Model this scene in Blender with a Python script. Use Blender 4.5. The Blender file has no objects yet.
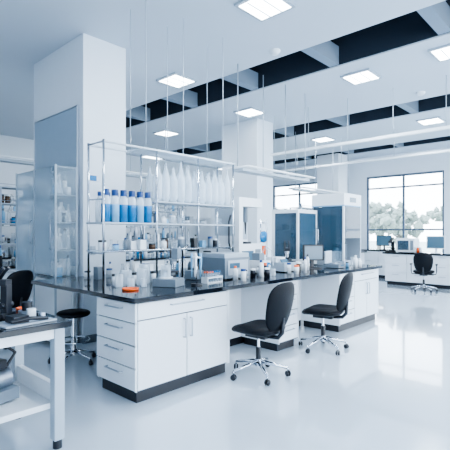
import bpy, bmesh, math, random
from mathutils import Vector, Matrix
random.seed(7)
C=bpy.context.scene.collection
PI=math.pi
# ---------------- materials ----------------
def mat(name,col,rough=0.5,metal=0.0,noise=0.03,scale=8,alpha=None,emit=None,estr=1,coat=0,bump=0,spec=0.5):
    m=bpy.data.materials.new(name); m.use_nodes=True
    nt=m.node_tree; b=nt.nodes['Principled BSDF']
    n=nt.nodes.new('ShaderNodeTexNoise'); n.inputs['Scale'].default_value=scale; n.inputs['Detail'].default_value=3
    tc=nt.nodes.new('ShaderNodeTexCoord'); nt.links.new(tc.outputs['Object'],n.inputs['Vector'])
    r=nt.nodes.new('ShaderNodeValToRGB')
    lo=[max(0,c*(1-noise)) for c in col]; hi=[min(1,c*(1+noise)) for c in col]
    r.color_ramp.elements[0].color=(*lo,1); r.color_ramp.elements[1].color=(*hi,1)
    nt.links.new(n.outputs['Fac'],r.inputs['Fac']); nt.links.new(r.outputs['Color'],b.inputs['Base Color'])
    b.inputs['Roughness'].default_value=rough; b.inputs['Metallic'].default_value=metal; b.inputs['Specular IOR Level'].default_value=spec
    if coat: b.inputs['Coat Weight'].default_value=coat; b.inputs['Coat Roughness'].default_value=0.05
    if bump:
        bp=nt.nodes.new('ShaderNodeBump'); bp.inputs['Strength'].default_value=bump; bp.inputs['Distance'].default_value=0.01
        nt.links.new(n.outputs['Fac'],bp.inputs['Height']); nt.links.new(bp.outputs['Normal'],b.inputs['Normal'])
    if emit:
        b.inputs['Emission Color'].default_value=(*emit,1); b.inputs['Emission Strength'].default_value=estr
    if alpha is not None:
        tr=nt.nodes.new('ShaderNodeBsdfTransparent'); mx=nt.nodes.new('ShaderNodeMixShader'); lw=nt.nodes.new('ShaderNodeLayerWeight')
        lw.inputs['Blend'].default_value=0.35
        mr=nt.nodes.new('ShaderNodeMapRange'); mr.inputs['To Min'].default_value=alpha; mr.inputs['To Max'].default_value=min(1,alpha+0.55)
        nt.links.new(lw.outputs['Facing'],mr.inputs['Value']); nt.links.new(mr.outputs['Result'],mx.inputs['Fac'])
        out=nt.nodes['Material Output']
        nt.links.new(tr.outputs[0],mx.inputs[1]); nt.links.new(b.outputs[0],mx.inputs[2]); nt.links.new(mx.outputs[0],out.inputs['Surface'])
    return m
M={}
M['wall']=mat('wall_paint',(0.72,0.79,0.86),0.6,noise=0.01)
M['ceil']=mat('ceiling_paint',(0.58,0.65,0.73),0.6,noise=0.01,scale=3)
M['floor']=mat('epoxy_floor',(0.57,0.65,0.73),0.15,noise=0.02,scale=1.2,coat=0.8)
M['cab']=mat('white_laminate',(0.77,0.82,0.87),0.3,noise=0.01)
M['gap']=mat('shadow_gap_plastic',(0.06,0.08,0.11),0.6)
M['top']=mat('black_epoxy_worktop',(0.006,0.009,0.015),0.08,noise=0.2,scale=30)
M['kick']=mat('black_plinth',(0.008,0.01,0.016),0.4)
M['dark']=mat('ceiling_void_paint',(0.016,0.028,0.046),0.8)
M['beam']=mat('ceiling_beam_paint',(0.20,0.26,0.33),0.6)
M['chrome']=mat('chrome',(0.62,0.67,0.73),0.15,metal=1)
M['steel']=mat('brushed_steel',(0.45,0.50,0.57),0.3,metal=0.9)
M['black']=mat('black_plastic',(0.010,0.013,0.02),0.35)
M['fabric']=mat('black_upholstery',(0.003,0.0045,0.008),0.5,noise=0.2,scale=60,bump=0.1,spec=0.2)
M['white']=mat('white_plastic',(0.77,0.82,0.87),0.3,noise=0.01)
M['grey']=mat('grey_enamel',(0.17,0.215,0.26),0.35)
M['lgrey']=mat('light_grey_enamel',(0.38,0.45,0.52),0.35)
M['navy']=mat('dark_window_frame',(0.08,0.11,0.16),0.4)
M['glass']=mat('clear_glass',(0.55,0.70,0.82),0.08,alpha=0.12)
M['pane']=mat('window_glass',(0.8,0.9,0.95),0.03,alpha=0.03)
M['frost']=mat('translucent_plastic',(0.76,0.87,0.96),0.25,alpha=0.36)
M['dglass']=mat('smoked_glass',(0.05,0.11,0.17),0.06,alpha=0.55)
M['panelglass']=mat('frosted_panel',(0.33,0.43,0.53),0.1)
M['blue']=mat('blue_liquid',(0.01,0.18,0.42),0.15)
M['bluecap']=mat('navy_cap',(0.01,0.05,0.18),0.35)
M['bluelbl']=mat('pale_blue_label',(0.20,0.43,0.64),0.4)
M['orange']=mat('orange_plastic',(0.85,0.13,0.02),0.4)
M['amber']=mat('amber_glass',(0.08,0.04,0.02),0.15)
M['screen']=mat('display_screen',(0.03,0.08,0.13),0.1,emit=(0.3,0.55,0.75),estr=0.2)
M['lamp']=mat('lamp_diffuser',(0.9,0.95,1),0.5,emit=(0.92,0.97,1.0),estr=12)
M['bark']=mat('bark',(0.25,0.22,0.2),0.9)
M['leaf']=mat('foliage',(0.22,0.26,0.23),0.9,noise=0.3,scale=2)  # pale greyed tone, bright outdoor haze put into the leaf colour
M['grass']=mat('lawn',(0.40,0.44,0.40),0.95,noise=0.15,scale=0.5)
# ---------------- mesh builder ----------------
class MB:
    def __init__(s,name,loc=(0,0,0),rz=0,parent=None,bevel=0):
        s.name=name;s.bm=bmesh.new();s.mats=[];s.loc=loc;s.rz=rz;s.parent=parent;s.bevel=bevel
    def mi(s,m):
        m=M[m]
        if m not in s.mats:s.mats.append(m)
        return s.mats.index(m)
    def box(s,c,d,m,rot=None):
        i=s.mi(m); x,y,z=[k/2 for k in d]
        R=Matrix.Rotation(rot[1],3,rot[0]) if rot else Matrix.Identity(3)
        v=[s.bm.verts.new(Vector(c)+R@Vector((a*x,b*y,e*z))) for a in(-1,1) for b in(-1,1) for e in(-1,1)]
        for f in((0,1,3,2),(4,6,7,5),(0,4,5,1),(2,3,7,6),(0,2,6,4),(1,5,7,3)):
            fc=s.bm.faces.new([v[k] for k in f]); fc.material_index=i
    def bb(s,x0,x1,y0,y1,z0,z1,m): s.box(((x0+x1)/2,(y0+y1)/2,(z0+z1)/2),(x1-x0,y1-y0,z1-z0),m)
    def lathe(s,prof,c,m,seg=14,axis='Z',rot=None):
        i=s.mi(m); c=Vector(c)
        if rot is None: rot={'Z':Matrix.Identity(3),'X':Matrix.Rotation(PI/2,3,'Y'),'Y':Matrix.Rotation(-PI/2,3,'X')}[axis]
        rings=[]
        for r,z in prof:
            if r<1e-5: rings.append([s.bm.verts.new(c+rot@Vector((0,0,z)))])
            else: rings.append([s.bm.verts.new(c+rot@Vector((r*math.cos(2*PI*k/seg),r*math.sin(2*PI*k/seg),z))) for k in range(seg)])
        for a,b in zip(rings,rings[1:]):
            if len(a)==1 and len(b)==1: continue
            for k in range(seg):
                l=(k+1)%seg
                if len(a)==1: f=s.bm.faces.new([a[0],b[l],b[k]])
                elif len(b)==1: f=s.bm.faces.new([a[k],a[l],b[0]])
                else: f=s.bm.faces.new([a[k],a[l],b[l],b[k]])
                f.material_index=i; f.smooth=True
    def cyl(s,c,r,h,m,axis='Z',seg=14,r2=None):
        r2=r if r2 is None else r2
        s.lathe([(0,0),(r,0)],c,m,seg,axis); s.lathe([(r,0),(r2,h)],c,m,seg,axis); s.lathe([(r2,h),(0,h)],c,m,seg,axis)
    def tube(s,pts,r,m,seg=8):
        i=s.mi(m); pts=[Vector(p) for p in pts]; rings=[]
        rs=r if isinstance(r,(list,tuple)) else [r]*len(pts)
        prev=None
        for k,p in enumerate(pts):
            t=(pts[min(k+1,len(pts)-1)]-pts[max(k-1,0)]).normalized()
            if prev is None: 
                up=Vector((0,0,1)) if abs(t.z)<0.9 else Vector((1,0,0))
                a=t.cross(up).normalized()
            else: a=(prev-t*prev.dot(t)).normalized()
            prev=a; b=t.cross(a)
            rings.append([s.bm.verts.new(p+(a*math.cos(2*PI*j/seg)+b*math.sin(2*PI*j/seg))*rs[k]) for j in range(seg)])
        for a,b in zip(rings,rings[1:]):
            for j in range(seg):
                f=s.bm.faces.new([a[j],a[(j+1)%seg],b[(j+1)%seg],b[j]]); f.material_index=i; f.smooth=True
        for q in(rings[0],rings[-1]):
            f=s.bm.faces.new(q); f.material_index=i
    def cushion(s,a,b,t,m,warp,p=3.2,n=28,rn=7):
        i=s.mi(m)
        def se(v): return math.copysign(abs(v)**(2/p),v)
        outer=None
        for sg in (1,-1):
            rings=[]
            for k in range(rn+1):
                rho=math.sin(k/rn*PI/2)
                h=sg*t/2*math.sqrt(max(0,1-rho**6))
                if k==0: rings.append([s.bm.verts.new(warp(0,0,h))]);continue
                if k==rn and outer: rings.append(outer);continue
                rg=[s.bm.verts.new(warp(a*rho*se(math.cos(2*PI*j/n)),b*rho*se(math.sin(2*PI*j/n)),h)) for j in range(n)]
                rings.append(rg)
            outer=rings[-1]
            for A,B in zip(rings,rings[1:]):
                for j in range(n):
                    l=(j+1)%n
                    vs=[A[0],B[j],B[l]] if len(A)==1 else [A[j],B[j],B[l],A[l]]
                    f=s.bm.faces.new(vs); f.material_index=i; f.smooth=True
    def done(s):
        bmesh.ops.recalc_face_normals(s.bm,faces=s.bm.faces)
        me=bpy.data.meshes.new(s.name); s.bm.to_mesh(me); s.bm.free()
        for m in s.mats: me.materials.append(m)
        o=bpy.data.objects.new(s.name,me); C.objects.link(o); o.location=s.loc; o.rotation_euler[2]=s.rz
        if s.parent: o.parent=s.parent
        if s.bevel:
            b=o.modifiers.new('bevel','BEVEL'); b.width=s.bevel; b.segments=2; b.limit_method='ANGLE'; b.angle_limit=math.radians(50)
        return o
def empty(name,loc,rz=0):
    e=bpy.data.objects.new(name,None); C.objects.link(e); e.location=loc; e.rotation_euler[2]=rz; e.empty_display_size=0.2; return e
# ---------------- room ----------------
H=4.04
X0,X1,Y0,Y1=-2.5,14.0,-4.0,12.0
b=MB('floor'); b.bb(X0-0.2,X1+0.2,Y0-0.2,Y1+0.2,-0.1,0,'floor'); b.done()
bands=[(5.15,6.05),(8.65,9.6),(12.4,13.1)]
b=MB('ceiling')
xs=[X0-0.2]+[v for bd in bands for v in bd]+[X1+0.2]
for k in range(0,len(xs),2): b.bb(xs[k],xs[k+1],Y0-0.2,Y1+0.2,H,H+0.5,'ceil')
b.bb(X0-0.2,X1+0.2,Y0-0.2,Y1+0.2,H+0.5,H+0.56,'dark')
for (a,c) in bands:
    b.bb(a,a+0.02,Y0,Y1,H+0.02,H+0.5,'dark'); b.bb(c-0.02,c,Y0,Y1,H+0.02,H+0.5,'dark')
    y=Y0+0.8
    while y<Y1:
        b.bb(a+0.02,c-0.02,y,y+0.16,H+0.02,H+0.3,'beam'); y+=1.6
    b.tube([(a+0.3,Y0,H+0.33),(a+0.3,Y1,H+0.33)],0.07,'grey',10)
b.done()
wins=[(-3.7,-1.1),(-0.75,1.2),(1.3,3.75),(3.93,6.40),(7.9,10.4)]
zs,zt=0.70,3.36
b=MB('wall_right')
ys=[Y0]+[v for w in wins for v in w]+[Y1]
for k in range(0,len(ys),2): b.bb(X1,X1+0.2,ys[k],ys[k+1],0,H,'wall')
for (a,c) in wins:
    b.bb(X1,X1+0.2,a,c,0,zs,'wall'); b.bb(X1,X1+0.2,a,c,zt,H,'wall')
b.done()
for k,(a,c) in enumerate(wins):
    w=MB('window_%d'%(k+1)); t=0.06
    w.bb(X1+0.04,X1+0.12,a,a+t,zs,zt,'navy'); w.bb(X1+0.04,X1+0.12,c-t,c,zs,zt,'navy')
    w.bb(X1+0.04,X1+0.12,a+t,c-t,zs,zs+t,'navy'); w.bb(X1+0.04,X1+0.12,a+t,c-t,zt-t,zt,'navy')
    m=(a+c)/2
    w.bb(X1+0.05,X1+0.11,m-0.03,m+0.03,zs+t,zt-t,'navy')
    for z in(1.55,2.95): w.bb(X1+0.055,X1+0.105,a+t,c-t,z-0.025,z+0.025,'navy')
    w.bb(X1-0.08,X1+0.04,a-0.03,c+0.03,zs-0.04,zs,'wall')
    w.bb(X1+0.075,X1+0.082,a+t,c-t,zs+t,zt-t,'pane'); w.done()
b=MB('wall_back'); b.bb(X0,X1,Y1,Y1+0.2,0,H,'wall'); b.done()
b=MB('added_wall_left'); b.bb(X0-0.2,X0,Y0,Y1,0,H,'wall'); b.done()  # unseen wall behind the camera, added to cut flat light from that side
fw=[(-1.8,1.2),(1.6,4.6),(5.0,8.0),(8.4,11.4),(11.7,13.6)]
b=MB('added_wall_front'); xx=[X0]+[v for w in fw for v in w]+[X1]  # unseen wall, added to hold back open-side light and raise contrast
for k in range(0,len(xx),2): b.bb(xx[k],xx[k+1],Y0-0.2,Y0,0,H,'wall')
for a,c in fw: b.bb(a,c,Y0-0.2,Y0,0,0.5,'wall'); b.bb(a,c,Y0-0.2,Y0,3.7,H,'wall')
b.done()
for k,(a,c) in enumerate(fw):
    w=MB('window_%d'%(k+6))  # unseen windows of the added wall, put in to light bench fronts
    w.bb(a,a+0.06,Y0-0.12,Y0-0.05,0.5,3.7,'navy'); w.bb(c-0.06,c,Y0-0.12,Y0-0.05,0.5,3.7,'navy'); w.bb((a+c)/2-0.03,(a+c)/2+0.03,Y0-0.12,Y0-0.05,0.56,3.64,'navy')
    w.bb(a+0.06,c-0.06,Y0-0.12,Y0-0.05,0.5,0.56,'navy'); w.bb(a+0.06,c-0.06,Y0-0.12,Y0-0.05,3.64,3.7,'navy'); w.done()
b=MB('baseboard_right'); b.bb(X1-0.015,X1,Y0,Y1,0,0.1,'grey'); b.done()
b=MB('baseboard_back'); b.bb(X0,X1-0.015,Y1-0.015,Y1,0,0.1,'grey'); b.done()
def column(x0,x1,y0,y1,pan=False):
    b=MB('structural_column',bevel=0.008); b.bb(x0,x1,y0,y1,0,H-0.001,'wall')
    b.bb(x0-0.012,x1+0.012,y0-0.012,y1+0.012,0,0.1,'grey')
    if pan:
        b.bb(x0-0.03,x0,y0+0.12,y1-0.1,1.0,3.1,'panelglass')
        for yy in(y0+0.1,y1-0.12): b.bb(x0-0.035,x0,yy,yy+0.02,1.0,3.12,'steel')
        b.bb(x0-0.035,x0,y0+0.1,y1-0.1,3.1,3.12,'steel')
        b.bb(x0+0.08,x0+0.19,y0-0.012,y0,2.13,2.2,'blue')
        b.bb(x0+0.1,x0+0.17,y0-0.02,y0,1.15,1.27,'lgrey')
    b.done()
column(2.77,3.42,5.1,6.62,True)
column(7.5,8.1,6.0,7.1)
column(12.6,13.2,6.7,7.5)
def cl(x,y,w=0.5):
    b=MB('ceiling_light_panel'); b.bb(x-w/2,x+w/2,y-w/2,y+w/2,H-0.03,H-0.001,'lgrey')
    b.bb(x-w/2+0.04,x+w/2-0.04,y-w/2+0.04,y+w/2-0.04,H-0.036,H-0.03,'lamp')
    for k in(1,2): 
        q=y-w/2+k*w/3; b.bb(x-w/2+0.04,x+w/2-0.04,q-0.006,q+0.006,H-0.045,H-0.036,'lgrey')
    b.done()
for x,y in[(3.83,2.95),(4.7,5.5),(6.67,3.14),(7.0,5.8),(6.6,1.75),(4.7,8.3),(7.0,8.6),(10.4,3.2),(10.4,6.0),(10.4,8.6),(3.8,0.4),(7.0,-0.6),(1.5,3.0),(1.2,6.0)]: cl(x,y)
def det(x,y):
    b=MB('smoke_detector'); b.lathe([(0,-0.06),(0.05,-0.055),(0.08,-0.02),(0.08,0)],(x,y,H),'white'); b.done()
for x,y in[(3.1,2.2),(4.9,3.6),(8.2,2.7)]: det(x,y)
def rail(x,y0,y1,z):
    b=MB('suspended_cable_rail'); b.bb(x-0.04,x+0.04,y0,y1,z,z+0.05,'white')
    n=5
    for k in range(n):
        y=y0+0.1+(y1-y0-0.2)*k/(n-1); b.tube([(x,y,z+0.05),(x,y,H-0.001)],0.007,'lgrey',6)
    b.done()
rail(7.6,2.0,5.7,3.15); rail(10.6,2.6,8.5,3.3)
# ---------------- island ----------------
def handle(b,axis,a0,a1,fixed,z,side):
    o=0.03*side
    if axis=='X':
        b.tube([(a0,fixed,z),(a0,fixed+o,z),(a1,fixed+o,z),(a1,fixed,z)],0.007,'steel',8)
    elif axis=='Y':
        b.tube([(fixed,a0,z),(fixed+o,a0,z),(fixed+o,a1,z),(fixed,a1,z)],0.007,'steel',8)
def vhandle(b,x,fixed,z0,z1,side=-1):
    b.tube([(x,fixed,z0),(x,fixed+0.03*side,z0),(x,fixed+0.03*side,z1),(x,fixed,z1)],0.007,'steel',8)
def front_x(b,x0,x1,yf,side=-1,drawers=False,z0=0.11,z1=0.85):
    g=0.005; t=0.018*side
    ya,yb=sorted((yf,yf+t))
    def slab(a,c,e,f): b.bb(a+g,c-g,ya,yb,e+g,f-g,'cab')
    if drawers:
        n=4
        for k in range(n):
            e=z0+(z1-z0)*k/n; f=z0+(z1-z0)*(k+1)/n; slab(x0,x1,e,f); m=(x0+x1)/2
            handle(b,'X',m-0.09,m+0.09,yf+t,f-0.05,side)
    else:
        zz=z1-0.15; m=(x0+x1)/2
        slab(x0,x1,zz,z1); handle(b,'X',m-0.2,m+0.2,yf+t,z1-0.05,side)
        slab(x0,m,z0,zz); slab(m,x1,z0,zz)
        vhandle(b,m-0.04,yf+t,zz-0.22,zz-0.05,side); vhandle(b,m+0.04,yf+t,zz-0.22,zz-0.05,side)
b=MB('lab_island_bench',bevel=0.003)
b.bb(2.03,6.98,2.91,4.92,0.86,0.90,'top')
b.bb(2.09,3.23,2.97,3.55,0.1,0.86,'gap'); b.bb(2.088,2.10,2.965,2.99,0.1,0.86,'cab')
b.bb(3.20,3.235,2.952,3.57,0.1,0.86,'cab'); b.bb(2.085,3.2,3.55,3.57,0.1,0.86,'cab')
b.bb(2.11,3.21,2.99,3.53,0,0.1,'kick')
front_x(b,2.095,3.2,2.97)
for k in range(4):
    z0=[0.11,0.30,0.49,0.68][k]; z1=[0.30,0.49,0.68,0.85][k]
    b.bb(2.072,2.09,2.955,3.565,z0+0.005,z1-0.005,'cab'); handle(b,'Y',3.14,3.38,2.072,z1-0.055,-1)
b.bb(3.235,5.6,3.6,3.62,0.1,0.86,'cab'); b.bb(3.235,5.6,3.62,3.66,0,0.1,'kick')
b.bb(4.18,4.58,3.02,3.6,0.1,0.86,'gap'); front_x(b,4.18,4.58,3.02,drawers=True); b.bb(4.2,4.56,3.05,3.58,0,0.1,'kick')
b.bb(4.165,4.18,3.0,3.6,0.1,0.86,'cab'); b.bb(4.58,4.595,3.0,3.6,0.1,0.86,'cab')
b.bb(5.6,6.9,2.97,3.6,0.1,0.86,'gap'); b.bb(5.58,5.6,2.952,3.6,0.1,0.86,'cab'); b.bb(6.9,6.92,2.952,3.6,0.1,0.86,'cab')
b.bb(5.62,6.88,2.99,3.58,0,0.1,'kick')
front_x(b,5.6,6.05,2.97,drawers=True); front_x(b,6.05,6.9,2.97)
b.bb(2.9,6.9,4.3,4.86,0.1,0.86,'cab'); b.bb(2.92,6.88,4.33,4.83,0,0.1,'kick')
b.bb(2.5,2.54,4.84,4.88,0,0.86,'cab')
b.done()
# ---------- glassware helpers -------------
def bottle(b,x,y,z,r,h,body='frost',cap='bluecap',fill=None):
    b.lathe([(0,0),(r,0),(r,h*0.68),(r*0.85,h*0.76),(r*0.42,h*0.84),(r*0.42,h*0.88)],(x,y,z),body,12)
    b.lathe([(r*0.5,h*0.86),(r*0.5,h),(0,h)],(x,y,z),cap,12)
def beaker(b,x,y,z,r,h,m='glass'):
    b.lathe([(0,0),(r*0.95,0),(r,0.01),(r,h),(r*1.06,h+0.004)],(x,y,z),m,12)
def flask(b,x,y,z,r,h,m='glass'):
    b.lathe([(0,0),(r,0),(r,h*0.08),(r*0.3,h*0.7),(r*0.3,h),(r*0.38,h)],(x,y,z),m,12)
def jar(b,x,y,z,r,h,m='white',cap='white'):
    b.lathe([(0,0),(r,0),(r,h*0.8),(r*0.9,h*0.82)],(x,y,z),m,12); b.lathe([(r*0.95,h*0.8),(r*0.95,h),(0,h)],(x,y,z),cap,12)
def clutter(b,x0,x1,y0,y1,z,hmin=0.1,hmax=0.28,step=0.1,dens=0.9):
    x=x0+0.05
    while x<x1-0.04:
        if random.random()<dens:
            y=random.uniform(y0+0.05,y1-0.05); r=random.uniform(0.022,0.042); h=random.uniform(hmin,hmax)
            t=random.random()
            if t<0.35: bottle(b,x,y,z,r,h,random.choice(['frost','grey','glass','white','bluelbl']),random.choice(['bluecap','white','black','grey']))
            elif t<0.45: flask(b,x,y,z,r*1.2,h)
            elif t<0.55: beaker(b,x,y,z,r*1.1,h*0.6)
            elif t<0.88: jar(b,x,y,z,r*1.1,h*0.6,random.choice(['white','bluelbl','amber','frost','blue','grey','black']),random.choice(['white','bluecap','black']))
            else: b.box((x,y,z+h*0.35),(r*2,r*2.4,h*0.7),random.choice(['white','lgrey','bluelbl','grey','black']))
        x+=step*random.uniform(0.8,1.3)
# ---------- island reagent rack -----------
zc=0.901
rk=empty('reagent_shelf_rack',(0,0,0))
b=MB('rack_frame',parent=rk)
PX=[2.32,3.0,3.65,4.3]
for x in PX:
    for y in(3.86,4.16): b.tube([(x,y,zc),(x,y,2.40)],0.012,'chrome',8)
    for z in(1.23,1.545,1.79,2.38): b.tube([(x,3.86,z),(x,4.16,z)],0.009,'chrome',6)
for y in(3.86,4.16): b.tube([(2.32,y,2.38),(4.3,y,2.38)],0.012,'white',8)
b.bb(2.30,4.32,3.87,4.15,1.235,1.25,'glass'); b.bb(2.30,4.32,3.85,4.17,1.535,1.553,'lgrey')
b.bb(3.0,4.32,3.85,4.17,1.79,1.806,'lgrey')
for y in(3.85,4.17): b.tube([(2.3,y,1.25),(4.32,y,1.25)],0.008,'chrome',6)
b.bb(2.8,4.32,3.84,4.18,2.37,2.39,'frost')
for x in(2.85,3.4,4.1):
    for y in (3.86,4.16): b.tube([(x,y,2.39),(x,y,H)],0.0045,'lgrey',6)
b.done()
b=MB('shelf_glassware',parent=rk)
for k in range(11):
    x=3.07+k*0.118
    for y in (3.93,4.08):
        h=random.choice([0.42,0.46,0.5]); r=0.05
        b.lathe([(0,0),(r*0.6,0),(r,0.05),(r,h*0.6),(r*0.35,h*0.85),(r*0.3,h),(r*0.42,h)],(x,y,1.807),'frost',12)
clutter(b,2.35,4.28,3.9,4.12,1.252,0.1,0.24,0.075)
clutter(b,3.05,4.28,3.9,4.12,1.554,0.08,0.2,0.08)
b.done()
b=MB('blue_reagent_bottles')
for k in range(6):
    x=2.39+k*0.107
    r=0.047
    b.lathe([(0,0),(r,0),(r,0.19)],(x,3.93,1.555),'blue' if k not in(1,4) else 'bluelbl',14)
    b.lathe([(r,0.19),(r,0.235),(r*0.8,0.27),(r*0.45,0.29),(r*0.45,0.3)],(x,3.93,1.555),'frost',14)
    b.lathe([(r*0.75,0.28),(r*0.75,0.345),(0,0.345)],(x,3.93,1.555),'bluecap',14)
    bottle(b,x+0.02,4.09,1.555,0.042,0.33,'frost','bluecap')
b.done()
# ---------- instruments ------------
def microscope(name,x,y,z,rz,s=1.0,body='grey'):
    b=MB(name,(x,y,z),rz,bevel=0.004)
    b.box((0,0,0.02*s),(0.17*s,0.24*s,0.04*s),body)
    b.box((0,-0.09*s,0.15*s),(0.07*s,0.06*s,0.24*s),body)
    b.box((0,-0.03*s,0.285*s),(0.08*s,0.17*s,0.05*s),body)
    b.box((0,0.03*s,0.13*s),(0.14*s,0.13*s,0.015*s),'black')
    b.cyl((0,0.03*s,0.04*s),0.03*s,0.04*s,'black')
    b.cyl((0,0.03*s,0.225*s),0.035*s,0.035*s,'steel')
    for a in(0,2.1,4.2):
        b.cyl((0.018*s*math.cos(a),0.03*s+0.018*s*math.sin(a),0.165*s),0.01*s,0.06*s,'chrome')
    for dx in(-0.03,0.03):
        b.tube([(dx*s,0.0,0.30*s),(dx*s,-0.06*s,0.38*s),(dx*s,-0.09*s,0.41*s)],0.016*s,'black',10)
    for dx in(-1,1): b.cyl((dx*0.035*s-0.0,-0.09*s,0.1*s),0.022*s,dx*0.035*s,'black','X')
    b.done()
b=MB('petri_dish'); b.lathe([(0,0),(0.075,0),(0.08,0.018),(0.072,0.018),(0.068,0.006),(0,0.006)],(2.33,3.40,zc),'orange',24); b.done()
b=MB('plastic_beaker_set')
for (x,y,r,h) in[(2.50,3.72,0.055,0.15),(2.62,3.62,0.05,0.17),(2.74,3.74,0.06,0.2),(2.44,3.55,0.035,0.09),(2.36,3.64,0.04,0.13),(2.56,3.5,0.03,0.08)]: beaker(b,x,y,zc,r,h,'frost')
for (x,y) in[(2.62,3.76),(2.4,3.78),(2.86,3.74)]: jar(b,x,y,zc,0.03,0.12,'white','black')
b.done()
def homog(x,y):
    b=MB('magnetic_stirrer_stand',(x,y,zc),0.4,bevel=0.004)
    b.box((0,0,0.04),(0.2,0.26,0.08),'grey'); b.cyl((0,0.03,0.08),0.075,0.012,'white',seg=20)
    b.tube([(0.05,-0.1,0.08),(0.05,-0.1,0.40)],0.008,'chrome'); b.box((0.02,-0.08,0.33),(0.09,0.07,0.11),'grey')
    b.tube([(0.0,-0.05,0.28),(0.0,0.03,0.27),(0.0,0.03,0.13)],0.009,'chrome')
    beaker(b,0,0.03,0.093,0.05,0.12,'frost'); b.cyl((-0.05,0.13,0.04),0.016,0.015,'black','Y')
    b.done()
homog(2.76,3.36)
microscope('stereo_microscope',3.08,3.66,zc,2.6,0.85,'grey')
b=MB('vortex_mixer',(3.36,3.62,zc),0.2,bevel=0.005)
b.box((0,0,0.055),(0.14,0.17,0.1),'grey'); b.cyl((0,0.01,0.105),0.035,0.03,'black'); b.cyl((0,-0.085,0.05),0.018,-0.012,'black','Y'); b.box((0,0,0.003),(0.12,0.15,0.006),'black'); b.done()
def tuberack(x,y,rz=0,m='white'):
    b=MB('test_tube_rack',(x,y,zc),rz)
    for z in(0.0,0.05): b.box((0,0,z+0.005),(0.26,0.09,0.008),m)
    for dx in(-0.125,0.125): b.box((dx,0,0.035),(0.008,0.09,0.07),m)
    for i in range(6):
        for j in(-0.022,0.022): b.lathe([(0,0.01),(0.009,0.015),(0.009,0.11)],(-0.1+i*0.04,j,0),'glass',8); b.cyl((-0.1+i*0.04,j,0.11),0.01,0.015,'blue' if (i+j>2) else 'orange',seg=8)
    b.done()
tuberack(3.28,3.25,0.1)
b=MB('pipette_stand',(3.02,3.22,zc)); b.cyl((0,0,0),0.06,0.015,'black',seg=18); b.tube([(0,0,0.01),(0,0,0.3)],0.008,'chrome'); b.cyl((0,0,0.28),0.055,0.012,'white',seg=18)
for k in range(5):
    a=k*1.257; x,y=0.05*math.cos(a),0.05*math.sin(a); b.tube([(x,y,0.33),(x,y,0.22),(x,y,0.16),(x,y,0.08)],[0.013,0.012,0.007,0.003],'white' if k%2 else 'bluelbl',8)
b.done()
b=MB('bench_centrifuge',(3.76,3.5,zc),0,bevel=0.012)
b.bb(-0.22,0.22,-0.2,0.2,0.015,0.25,'grey'); b.bb(-0.215,0.215,-0.19,0.19,0.25,0.30,'lgrey'); b.bb(-0.18,0.18,-0.212,-0.2,0.05,0.22,'lgrey')
b.bb(-0.15,0.02,-0.218,-0.212,0.13,0.19,'screen')
for k in range(4): b.cyl((0.05+0.03*k,-0.212,0.09),0.01,-0.01,'black','Y',10)
for dx in(-0.18,0.18):
    for dy in(-0.16,0.16): b.cyl((dx,dy,0),0.02,0.016,'black')
b.done()
b=MB('automated_analyser',(4.78,4.22,zc),0,bevel=0.012)
b.bb(-0.26,0.26,-0.28,0.28,0.01,0.38,'white'); b.bb(-0.26,0.26,0.0,0.28,0.38,1.05,'white'); b.bb(-0.26,-0.18,-0.28,0.0,0.38,1.05,'white')
b.bb(-0.18,0.26,-0.28,0,0.92,1.05,'white'); b.bb(-0.16,0.24,-0.01,-0.001,0.44,0.88,'lgrey')
b.bb(-0.264,-0.26,-0.2,0.2,0.5,0.9,'lgrey'); b.bb(-0.266,-0.26,-0.15,0.12,0.1,0.25,'grey')
b.tube([(0.04,-0.14,0.92),(0.04,-0.14,0.7)],0.035,'grey',12); b.tube([(0.04,-0.14,0.7),(0.04,-0.14,0.52)],[0.018,0.006],'black',8)
b.cyl((0.04,-0.14,0.38),0.09,0.03,'black',seg=20); b.bb(-0.2,0.05,-0.29,-0.28,0.12,0.28,'screen'); b.bb(0.1,0.22,-0.29,-0.28,0.1,0.3,'grey')
b.tube([(-0.264,-0.12,0.3),(-0.3,-0.12,0.4),(-0.3,-0.12,0.7),(-0.264,-0.12,0.8)],0.012,'black',8)
b.done()
b=MB('pump_unit',(4.5,3.55,zc),0.1,bevel=0.006)
b.box((0,0,0.09),(0.2,0.22,0.16),'white'); b.cyl((0,-0.11,0.1),0.05,-0.03,'blue','Y',20); b.cyl((0,-0.14,0.1),0.02,-0.015,'white','Y',12)
b.box((0,0.03,0.22),(0.12,0.12,0.1),'grey'); b.tube([(0.05,0.0,0.27),(0.07,-0.05,0.36),(0.1,-0.12,0.3),(0.12,-0.13,0.1)],0.008,'frost'); 
for dx in(-0.07,0.07): b.box((dx,0,0.005),(0.03,0.2,0.01),'black')
b.done()
b=MB('spectrophotometer',(4.95,3.5,zc),0,bevel=0.01)
b.bb(-0.18,0.18,-0.16,0.16,0.01,0.13,'lgrey'); b.bb(-0.18,0.04,-0.02,0.16,0.13,0.2,'white'); b.bb(0.06,0.16,-0.12,0.04,0.13,0.145,'black'); b.box((-0.06,-0.07,0.15),(0.16,0.01,0.06),'screen',('X',-0.5))
for dx in(-0.14,0.14): b.box((dx,0,0.005),(0.03,0.26,0.01),'black')
b.done()
b=MB('chromatography_stand',(5.25,4.05,zc),0)
b.box((0,0,0.01),(0.2,0.25,0.02),'grey'); b.tube([(0,0.08,0.02),(0,0.08,0.75)],0.01,'chrome'); b.lathe([(0.02,0),(0.09,-0.03),(0.09,-0.05),(0,-0.052)],(0,0.06,0.48),'blue',20,'Y')
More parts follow.
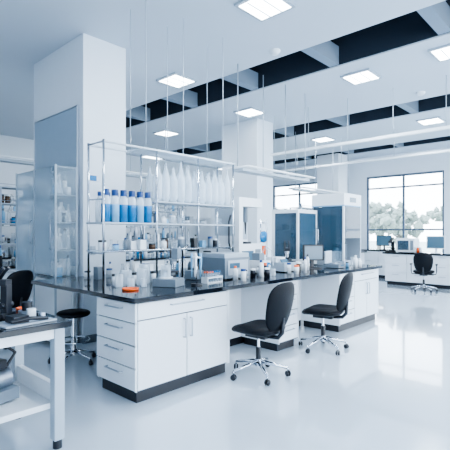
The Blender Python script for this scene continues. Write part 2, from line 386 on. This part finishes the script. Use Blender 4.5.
b.cyl((0,0.03,0.2),0.04,0.14,'orange'); b.tube([(0,0.08,0.7),(0.08,0.02,0.7)],0.008,'chrome'); b.tube([(0.08,0.02,0.75),(0.08,0.02,0.15)],0.016,'frost'); b.box((0,0.06,0.27),(0.05,0.06,0.02),'steel'); b.done()
def jarset(x0,n,seed,ycent=3.12,st=0.1):
    random.seed(seed); b=MB('sample_jar_collection')
    for k in range(n):
        x=x0+(k//2)*st; y=ycent+0.12*(k%2)+random.uniform(0,0.03); r=random.uniform(0.022,0.038); h=random.uniform(0.07,0.17); t=random.random()
        if t<0.5: jar(b,x,y,zc,r,h,random.choice(['white','black','frost','bluelbl','amber','grey']),random.choice(['white','orange','bluecap','black']))
        elif t<0.7: beaker(b,x,y,zc,r,h,'frost')
        else: bottle(b,x,y,zc,r,h*1.4,'white',random.choice(['bluecap','orange','white','black']))
    b.done()
jarset(4.1,6,5,3.2,0.11); jarset(4.7,4,6,3.08,0.2); jarset(5.2,4,9,3.3,0.12); jarset(3.62,2,12,3.08); jarset(6.25,4,14,3.03,0.15)
microscope('compound_microscope',5.42,3.75,zc,2.2,1.0,'black')
b=MB('reagent_bottle_collection'); clutter(b,2.5,4.3,4.35,4.8,zc,0.12,0.33,0.08); b.done()
b=MB('reagent_bottle_collection'); clutter(b,5.5,6.2,4.5,4.88,zc,0.15,0.35,0.09); b.done()
b=MB('glass_door_incubator',(6.0,4.0,zc),0,bevel=0.008)
w,d,h=0.29,0.26,0.92
b.bb(-w,w,d-0.03,d,0.02,h,'white'); b.bb(w-0.035,w,-d,d-0.03,0.02,h,'white')
for y in(-d,d-0.06): b.bb(-w,-w+0.035,y,y+0.035,0.02,h,'white')
b.bb(-w,-w+0.03,-d+0.035,d-0.06,0.02,0.12,'white'); b.bb(-w,-w+0.03,-d+0.035,d-0.06,h-0.06,h,'white'); b.bb(-w+0.01,-w+0.016,-d+0.035,d-0.06,0.12,h-0.06,'dglass')
b.bb(-w+0.035,w-0.035,-d,d-0.03,0.02,0.12,'white'); b.bb(-w+0.035,w-0.035,-d,d-0.03,h-0.06,h,'white')
for z in(0.36,0.58): b.bb(-w+0.04,w-0.04,-d+0.04,d-0.03,z,z+0.01,'steel')
b.bb(-w+0.035,w-0.035,-d+0.005,-d+0.015,0.12,h-0.06,'dglass'); b.tube([(w-0.03,-d,0.35),(w-0.03,-d-0.035,0.37),(w-0.03,-d-0.035,0.6),(w-0.03,-d,0.62)],0.008,'chrome')
b.bb(-0.1,0.1,-d-0.006,-d,0.04,0.09,'screen')
for z in(0.12,0.37,0.59): clutter(b,-w+0.06,w-0.06,-0.15,0.15,z+0.001,0.1,0.2,0.08)
for dx in(-0.24,0.24):
    for dy in(-0.2,0.2): b.cyl((dx,dy,0),0.02,0.022,'black')
b.done()
b=MB('laminar_flow_cabinet',(6.65,3.58,zc),0,bevel=0.008)
b.bb(-0.3,0.32,-0.3,0.3,0.0,0.08,'lgrey'); b.bb(-0.3,0.32,0.27,0.3,0.08,0.98,'lgrey'); b.bb(0.29,0.32,-0.3,0.27,0.08,0.98,'lgrey'); b.bb(-0.3,-0.285,-0.27,0.27,0.08,0.98,'dglass')
b.bb(-0.3,0.32,-0.3,0.3,0.98,1.19,'white'); b.bb(-0.302,0.322,-0.302,0.3,0.98,1.0,'bluelbl'); b.bb(-0.27,0.29,-0.3,-0.285,0.45,0.98,'dglass'); b.bb(-0.1,0.12,-0.306,-0.3,1.05,1.13,'screen')
b.bb(-0.3,-0.27,-0.3,-0.27,0.08,0.98,'white')
b.bb(-0.27,0.28,-0.28,0.26,0.08,0.09,'steel'); b.box((0.1,0,0.22),(0.2,0.2,0.26),'grey'); b.cyl((-0.12,-0.05,0.09),0.05,0.2,'bluelbl'); b.cyl((-0.18,-0.18,0.09),0.035,0.14,'white')
b.done()
b=MB('precision_balance',(5.98,3.25,zc),0,bevel=0.006)
b.box((0,0,0.035),(0.22,0.26,0.06),'grey'); b.cyl((0,0.02,0.065),0.07,0.012,'steel',seg=20); b.box((0,-0.131,0.04),(0.1,0.006,0.03),'screen')
b.box((0,0.11,0.16),(0.2,0.02,0.19),'white')
for dx in(-0.1,0.1): b.box((dx,0.02,0.16),(0.006,0.17,0.19),'glass')
for dx in(-0.08,0.08): b.box((dx,0,0.0025),(0.03,0.2,0.005),'black')
b.done()
def monitor(x,y,z,rz,w=0.5,h=0.32,case='black'):
    b=MB('computer_monitor',(x,y,z),rz,bevel=0.004)
    b.box((0,0,0.008),(0.22,0.16,0.016),case); b.box((0,0.03,0.1),(0.05,0.03,0.17),case)
    b.box((0,0,0.12+h/2),(w,0.035,h),case); b.box((0,-0.019,0.12+h/2),(w-0.04,0.004,h-0.04),'screen'); b.done()
monitor(5.63,3.42,zc,-0.5,0.34,0.24)
# ---------------- chairs ----------------
def chair(x,y,rz,arm=False):
    e=empty('office_chair',(x,y,0),rz)
    b=MB('base',parent=e)
    for k in range(5):
        a=2*PI*k/5+0.3; ca,sa=math.cos(a),math.sin(a)
        b.tube([(0.03*ca,0.03*sa,0.14),(0.16*ca,0.16*sa,0.115),(0.29*ca,0.29*sa,0.085)],[0.024,0.018,0.014],'chrome',8)
        cx,cy=0.295*ca,0.295*sa
        b.tube([(cx,cy,0.09),(cx,cy,0.055)],0.008,'chrome',6)
        R=Matrix.Rotation(a+0.6,3,'Z')@Matrix.Rotation(PI/2,3,'Y')
        for sft in(-0.022,0.006):
            p=Vector((cx,cy,0.029))+R@Vector((0,0,sft)); b.lathe([(0,0),(0.022,0),(0.028,0.004),(0.028,0.013),(0.022,0.017),(0,0.017)],p,'black',14,rot=R)
    b.cyl((0,0,0.1),0.035,0.07,'chrome'); b.cyl((0,0,0.17),0.026,0.12,'black'); b.cyl((0,0,0.29),0.015,0.12,'chrome')
    b.box((0,-0.02,0.415),(0.18,0.24,0.035),'black'); b.tube([(0.08,0.02,0.41),(0.22,0.04,0.40)],0.007,'black')
    b.tube([(0,-0.12,0.41),(0,-0.24,0.42),(0,-0.285,0.47),(0,-0.30,0.62)],[0.02,0.022,0.022,0.016],'black',8)
    if arm:
        for sx in(-1,1):
            b.tube([(sx*0.1,0,0.42),(sx*0.27,0,0.43),(sx*0.285,0,0.5),(sx*0.285,-0.02,0.66)],0.012,'black'); b.box((sx*0.285,0,0.67),(0.05,0.24,0.025),'black')
    b.done()
    b=MB('seat',parent=e)
    def ws(px,py,h):
        z=0.475+h+0.03*(px/0.24)**2*0.6-0.03*max(0,(py-0.1)/0.14)**2
        return Vector((px,py,z))
    b.cushion(0.245,0.24,0.09,'fabric',ws); b.done()
    b=MB('backrest',parent=e)
    def wb(px,py,h):
        t=(py+0.27)/0.54
        wd=0.88+0.22*math.sin(min(1,max(0,t))*PI*0.62)
        yy=-0.24-0.10*t-0.015*math.sin(t*PI)+0.05*(px/0.2)**2
        return Vector((px*wd,yy+h,0.48+0.49*t))
    b.cushion(0.205,0.27,0.055,'fabric',wb,p=3.0); b.done()
chair(3.37,2.68,math.radians(2))
chair(4.68,2.70,math.radians(12))
chair(11.0,3.55,math.radians(-75),True)
chair(2.07,5.85,math.radians(20),True)
def stool(x,y):
    e=empty('lab_stool',(x,y,0)); b=MB('stool_base',parent=e)
    for k in range(5):
        a=2*PI*k/5; ca,sa=math.cos(a),math.sin(a)
        b.tube([(0.02*ca,0.02*sa,0.13),(0.25*ca,0.25*sa,0.07)],[0.02,0.013],'chrome'); b.lathe([(0,-0.012),(0.027,-0.012),(0.027,0.012),(0,0.012)],(0.25*ca,0.25*sa,0.028),'black',12,'X'); b.tube([(0.25*ca,0.25*sa,0.03),(0.25*ca,0.25*sa,0.07)],0.008,'black')
    b.cyl((0,0,0.09),0.028,0.42,'chrome')
    pts=[(0.17*math.cos(t*PI/12),0.17*math.sin(t*PI/12),0.25) for t in range(25)]; b.tube(pts,0.009,'chrome')
    for k in range(3): a=k*2.094; b.tube([(0,0,0.25),(0.17*math.cos(a),0.17*math.sin(a),0.25)],0.006,'chrome')
    b.done(); b=MB('stool_seat',parent=e); b.cushion(0.18,0.18,0.07,'fabric',lambda a,c,h:Vector((a,c,0.545+h)),p=2); b.done()
stool(2.3,4.45)
# ---------------- foreground table ----------------
b=MB('lab_side_table',bevel=0.004)
b.bb(-0.5,1.39,2.70,3.50,0.81,0.85,'top')
b.bb(-0.46,1.35,2.74,2.78,0.74,0.81,'cab'); b.bb(-0.46,1.35,3.42,3.46,0.74,0.81,'cab')
for x in(-0.46,1.28):
    b.bb(x,x+0.07,2.73,2.80,0.06,0.81,'lgrey'); b.bb(x,x+0.07,3.40,3.47,0.06,0.81,'lgrey'); b.bb(x+0.01,x+0.06,2.8,3.4,0.74,0.81,'cab')
    for y in(2.765,3.435): b.cyl((x+0.035,y,0.0),0.03,0.06,'black')
b.bb(-0.44,1.33,2.80,3.40,0.26,0.30,'cab')
b.bb(1.295,1.335,2.8,3.4,0.30,0.42,'cab')
b.done()
zt2=0.851
microscope('stereo_microscope',1.08,3.2,zt2,0.6,0.85,'black')
b=MB('petri_dish'); b.lathe([(0,0),(0.05,0),(0.053,0.02),(0.047,0.02),(0.045,0.006),(0,0.006)],(1.32,3.34,zt2),'orange',24); b.done()
b=MB('metal_sample_holder',(1.26,3.12,zt2),0.3,bevel=0.003)
b.cyl((0,0,0),0.06,0.035,'steel',seg=20); b.cyl((0,0,0.035),0.035,0.06,'black'); b.tube([(0.02,0,0.07),(0.06,0.03,0.1),(0.08,0.04,0.02)],0.01,'steel'); b.done()
b=MB('instrument_tray',(1.14,2.86,zt2),0.1,bevel=0.003)
b.box((0,0,0.006),(0.34,0.2,0.012),'lgrey'); b.box((-0.05,0,0.035),(0.1,0.12,0.045),'black'); b.cyl((0.06,0.03,0.012),0.03,0.07,'white'); b.cyl((0.09,-0.05,0.012),0.022,0.05,'steel'); b.box((0.12,0.03,0.03),(0.05,0.07,0.035),'black'); b.tube([(-0.12,-0.06,0.03),(0.0,-0.08,0.04),(0.12,-0.07,0.02)],0.012,'black'); b.done()
b=MB('vacuum_pump',(1.0,3.08,0.301),0.2,bevel=0.006)
b.box((0,0,0.05),(0.3,0.2,0.08),'grey'); b.cyl((-0.12,0,0.15),0.07,0.24,'steel','X',18); b.box((0.05,0,0.25),(0.08,0.1,0.06),'black'); b.tube([(0.1,0,0.2),(0.18,0,0.3),(0.1,0.05,0.38)],0.012,'black')
b.box((0,0,0.005),(0.26,0.16,0.01),'black'); b.done()
# ---------------- glass fronted cabinet beside column ----------------
def glasscab(x0,x1,y0,y1,zs,top=2.3):
    e=empty('glass_front_cabinet',(0,0,0)); b=MB('cabinet_frame',parent=e)
    s=0.02
    for x in(x0,x1-s):
        for y in(y0,(y0+y1)/2-s/2,y1-s): b.bb(x,x+s,y,y+s,0,top,'lgrey')
    b.bb(x0+s,x1-s,y0+s,y1-s,0.05,0.85,'cab')
    for k in(0,1):
        a=y0+s+k*(y1-y0-s)/2; b.bb(x0+0.004,x0+s-0.001,a+0.01,a+(y1-y0)/2-2*s,0.08,0.83,'cab')
        b.bb(x0+0.005,x0+0.01,a+0.005,a+(y1-y0)/2-1.6*s,0.9,top-0.02,'glass'); b.tube([(x0,a+0.05,1.3),(x0-0.03,a+0.05,1.31),(x0-0.03,a+0.05,1.6),(x0,a+0.05,1.61)],0.006,'steel')
    b.bb(x0+s,x1-s,y0+0.005,y0+0.01,0.9,top-0.02,'glass')
    for z in zs: b.bb(x0+.012,x1-.01,y0+.012,y1-.01,z-0.008,z+0.010,'grey')
    b.done(); b=MB('cabinet_contents',parent=e)
    for z in zs[:-1]:
        for row in(0,1):
            y=y0+0.08
            while y<y1-0.07:
                x=x0+0.09+row*0.12; t=random.random(); r=random.uniform(0.028,0.045); h=random.uniform(0.14,0.28)
                if t<0.5: bottle(b,x,y,z+0.013,r,h,random.choice(['frost','frost','white']),random.choice(['bluecap','white','black']))
                elif t<0.75: flask(b,x,y,z+0.013,r*1.1,h,'frost')
                else: jar(b,x,y,z+0.013,r,h*0.7,random.choice(['white','bluelbl','grey','black']),'white')
                y+=0.095
    b.done()
glasscab(2.42,2.72,5.15,6.4,[0.87,1.22,1.57,1.92,2.28])
# ---------------- background benches ----------------
def bench(x0,x1,y0,y1,name='lab_island_bench',rack=True,seed=1,top=2.25,side='y'):
    random.seed(seed)
    b=MB(name,bevel=0.003)
    b.bb(x0,x1,y0,y1,0.86,0.90,'top')
    b.bb(x0+0.05,x1-0.05,y0+0.07,y1-0.07,0.1,0.86,'cab'); b.bb(x0+0.08,x1-0.08,y0+0.1,y1-0.1,0,0.1,'kick')
    if side=='y':
        n=max(1,int((x1-x0-0.1)/0.9)); w=(x1-x0-0.12)/n
        for k in range(n): front_x(b,x0+0.06+k*w,x0+0.06+(k+1)*w,y0+0.07,drawers=(k%2==1))
        for k in range(4): b.bb(x0+0.03,x0+0.05,y0+0.09,y0+0.6,0.11+k*0.185,0.29+k*0.185,'cab')
    else:
        n=max(1,int((y1-y0-0.1)/0.6)); w=(y1-y0-0.12)/n
        for k in range(n):
            a=y0+0.06+k*w
            for q in range(3): b.bb(x0+0.032,x0+0.05,a+0.006,a+w-0.006,0.11+q*0.25,0.35+q*0.25,'cab'); handle(b,'Y',a+w/2-0.08,a+w/2+0.08,x0+0.032,0.3+q*0.25,-1)
    b.done()
    if rack:
        e=empty('reagent_shelf_rack',(0,0,0)); b=MB('rack_frame',parent=e)
        ym=(y0+y1)/2; n=max(2,int((x1-x0)/1.0)); xs=[x0+0.2+(x1-x0-0.4)*k/n for k in range(n+1)]
        for x in xs:
            for y in(ym-0.16,ym+0.16): b.bb(x-0.015,x+0.015,y-0.015,y+0.015,zc,top,'steel')
        Z=[1.25,1.6,1.95,top-0.01]
        for z in Z: b.bb(xs[0]-0.02,xs[-1]+0.02,ym-0.18,ym+0.18,z-0.01,z+0.01,'lgrey'); b.tube([(xs[0],ym-0.18,z+0.05),(xs[-1],ym-0.18,z+0.05)],0.006,'steel',6)
        b.done(); b=MB('rack_contents',parent=e)
        for z in Z[:-1]: clutter(b,xs[0],xs[-1],ym-0.14,ym+0.14,z+0.011,0.12,0.3,0.085)
        b.done()
        b=MB('benchtop_glassware')
        clutter(b,xs[0],xs[-1],y0+0.05,y0+0.2,zc,0.1,0.3,0.1)
        clutter(b,xs[0],xs[-1],y0+0.2,ym-0.2,zc,0.15,0.42,0.12)
        b.done()
bench(-0.5,6.9,7.3,8.6,seed=3)
bench(0.5,9.5,10.0,11.2,seed=5)
bench(8.9,12.2,8.0,9.2,seed=8)
bench(9.0,12.3,5.6,6.6,seed=12,top=2.1)
bench(11.75,12.5,2.4,4.9,name='lab_side_bench',rack=False,side='x',seed=4)
monitor(12.1,3.6,zc,math.radians(-90),0.46,0.34,'white')
b=MB('benchtop_oven',(12.15,4.35,zc),0,bevel=0.006)
b.box((0,0,0.2),(0.4,0.5,0.38),'white'); b.box((-0.203,0.05,0.2),(0.006,0.3,0.26),'dglass'); b.box((-0.203,-0.18,0.2),(0.006,0.08,0.26),'grey'); b.box((0,0,0.005),(0.34,0.4,0.01),'black'); b.done()
microscope('compound_microscope',12.1,3.05,zc,1.57,1.0,'black')
monitor(12.1,2.65,zc,math.radians(-90),0.4,0.3,'black')
microscope('compound_microscope',11.98,4.76,zc,1.2,1.0,'black')
b=MB('sample_jar_collection')
for k in range(5): jar(b,11.85+0.05*(k%2),3.9+0.035*k,zc,0.03,0.14+0.02*(k%3),['white','bluelbl','orange','amber','white'][k],'white')
b.done()
bench(13.2,13.9,4.9,6.4,name='lab_side_bench',rack=False,side='x',seed=9)
monitor(13.55,5.6,zc,math.radians(-90),0.5,0.34,'black')
def fridge(x,y):
    b=MB('lab_refrigerator',(x,y,0),0,bevel=0.01)
    b.bb(-0.4,0.4,-0.35,0.35,0.05,2.0,'white'); b.bb(-0.39,0.39,-0.375,-0.352,0.5,1.98,'white'); b.bb(-0.39,0.39,-0.375,-0.352,0.06,0.48,'white'); b.bb(-0.3,0.3,-0.38,-0.375,0.65,1.8,'dglass')
    b.tube([(0.35,-0.375,0.9),(0.35,-0.42,0.93),(0.35,-0.42,1.4),(0.35,-0.375,1.43)],0.012,'chrome'); b.bb(-0.36,0.36,-0.3,0.3,0,0.05,'black'); b.done()
fridge(11.6,11.5); fridge(12.5,11.5)
def hanging_frame(x0,x1,y,z,n=4):
    b=MB('suspended_service_frame')
    for yy in(y-0.2,y+0.2):
        b.tube([(x0,yy,z),(x1,yy,z)],0.018,'white',8)
    for k in range(n):
        x=x0+(x1-x0)*k/(n-1); b.tube([(x,y-0.2,z),(x,y+0.2,z)],0.014,'white',8)
        b.tube([(x,y,z),(x,y,H)],0.008,'lgrey',6)
    b.bb(x0,x1,y-0.1,y+0.1,z-0.06,z-0.02,'lgrey'); b.done()
hanging_frame(0.5,6.4,7.9,2.75,7); hanging_frame(4.9,6.8,4.3,2.45); hanging_frame(9.2,12.1,6.1,2.6)
# ---------------- outside ----------------
b=MB('lawn_ground'); b.bb(14.3,90,-50,70,-0.4,-0.3,'grass'); b.done()
random.seed(21)
for k in range(14):
    x=random.uniform(27,36); y=-2+k*2.1+random.uniform(-0.6,0.6); h=random.uniform(3.2,4.5)
    b=MB('garden_tree',(x,y,-0.3)); b.tube([(0,0,0),(0.1,0,h*0.45),(0,0.1,h*0.8)],[0.16,0.12,0.04],'bark',8)
    for a in range(5): 
        t=a*1.25; b.tube([(0,0,h*0.4),(0.9*math.cos(t),0.9*math.sin(t),h*0.7)],[0.06,0.02],'bark',6)
    i=b.mi('leaf')
    for q in range(80):
        a=random.uniform(0,6.28); rr=random.uniform(0,1.9); r=random.uniform(0.12,0.34)
        cz=h*0.7+random.uniform(-0.9,0.9)*(2.1-rr)/1.4
        res=bmesh.ops.create_icosphere(b.bm,subdivisions=1,radius=r,matrix=Matrix.Translation((rr*math.cos(a),rr*math.sin(a),cz)))
        for v in res['verts']:
            v.co+=Vector([random.uniform(-0.12,0.12) for _ in range(3)])
            for f in v.link_faces: f.material_index=i
    b.done()
# ---------------- light ----------------
w=bpy.data.worlds.new('World'); bpy.context.scene.world=w; w.use_nodes=True
nt=w.node_tree; bg=nt.nodes['Background']
tc=nt.nodes.new('ShaderNodeTexCoord'); sp=nt.nodes.new('ShaderNodeSeparateXYZ'); r=nt.nodes.new('ShaderNodeValToRGB')
nt.links.new(tc.outputs['Generated'],sp.inputs[0]); nt.links.new(sp.outputs['Z'],r.inputs[0]); nt.links.new(r.outputs[0],bg.inputs[0])
r.color_ramp.elements[0].color=(0.86,0.93,1,1); r.color_ramp.elements[1].color=(0.64,0.81,1,1)
bg.inputs[1].default_value=9.5
def area(name,loc,rot,sx,sy,e,col=(0.86,0.935,1)):
    l=bpy.data.lights.new(name,'AREA'); l.shape='RECTANGLE'; l.size=sx; l.size_y=sy; l.energy=e; l.color=col
    o=bpy.data.objects.new(name,l); C.objects.link(o); o.location=loc; o.rotation_euler=rot; return o
for k,(x,y) in enumerate([(3.8,2.9),(4.7,5.5),(6.7,3.1),(7,8.6),(10.4,3.2),(10.4,6.0),(4.7,8.3),(3.8,0.4),(7,-0.6)]):
    area('ceiling_lamp_light',(x,y,H-0.06),(0,0,0),0.45,0.45,60)
# ---------------- camera ----------------
cam=bpy.data.cameras.new('camera'); co=bpy.data.objects.new('camera',cam); C.objects.link(co)
cam.sensor_width=36; cam.lens=36*424/450; cam.shift_y=8/450
co.location=(0,0,1.44)
f=Vector((math.cos(math.radians(43)),math.sin(math.radians(43)),0))
co.rotation_euler=f.to_track_quat('-Z','Y').to_euler()
cam.clip_end=300
bpy.context.scene.camera=co
bpy.context.scene.view_settings.look='AgX - Medium High Contrast'
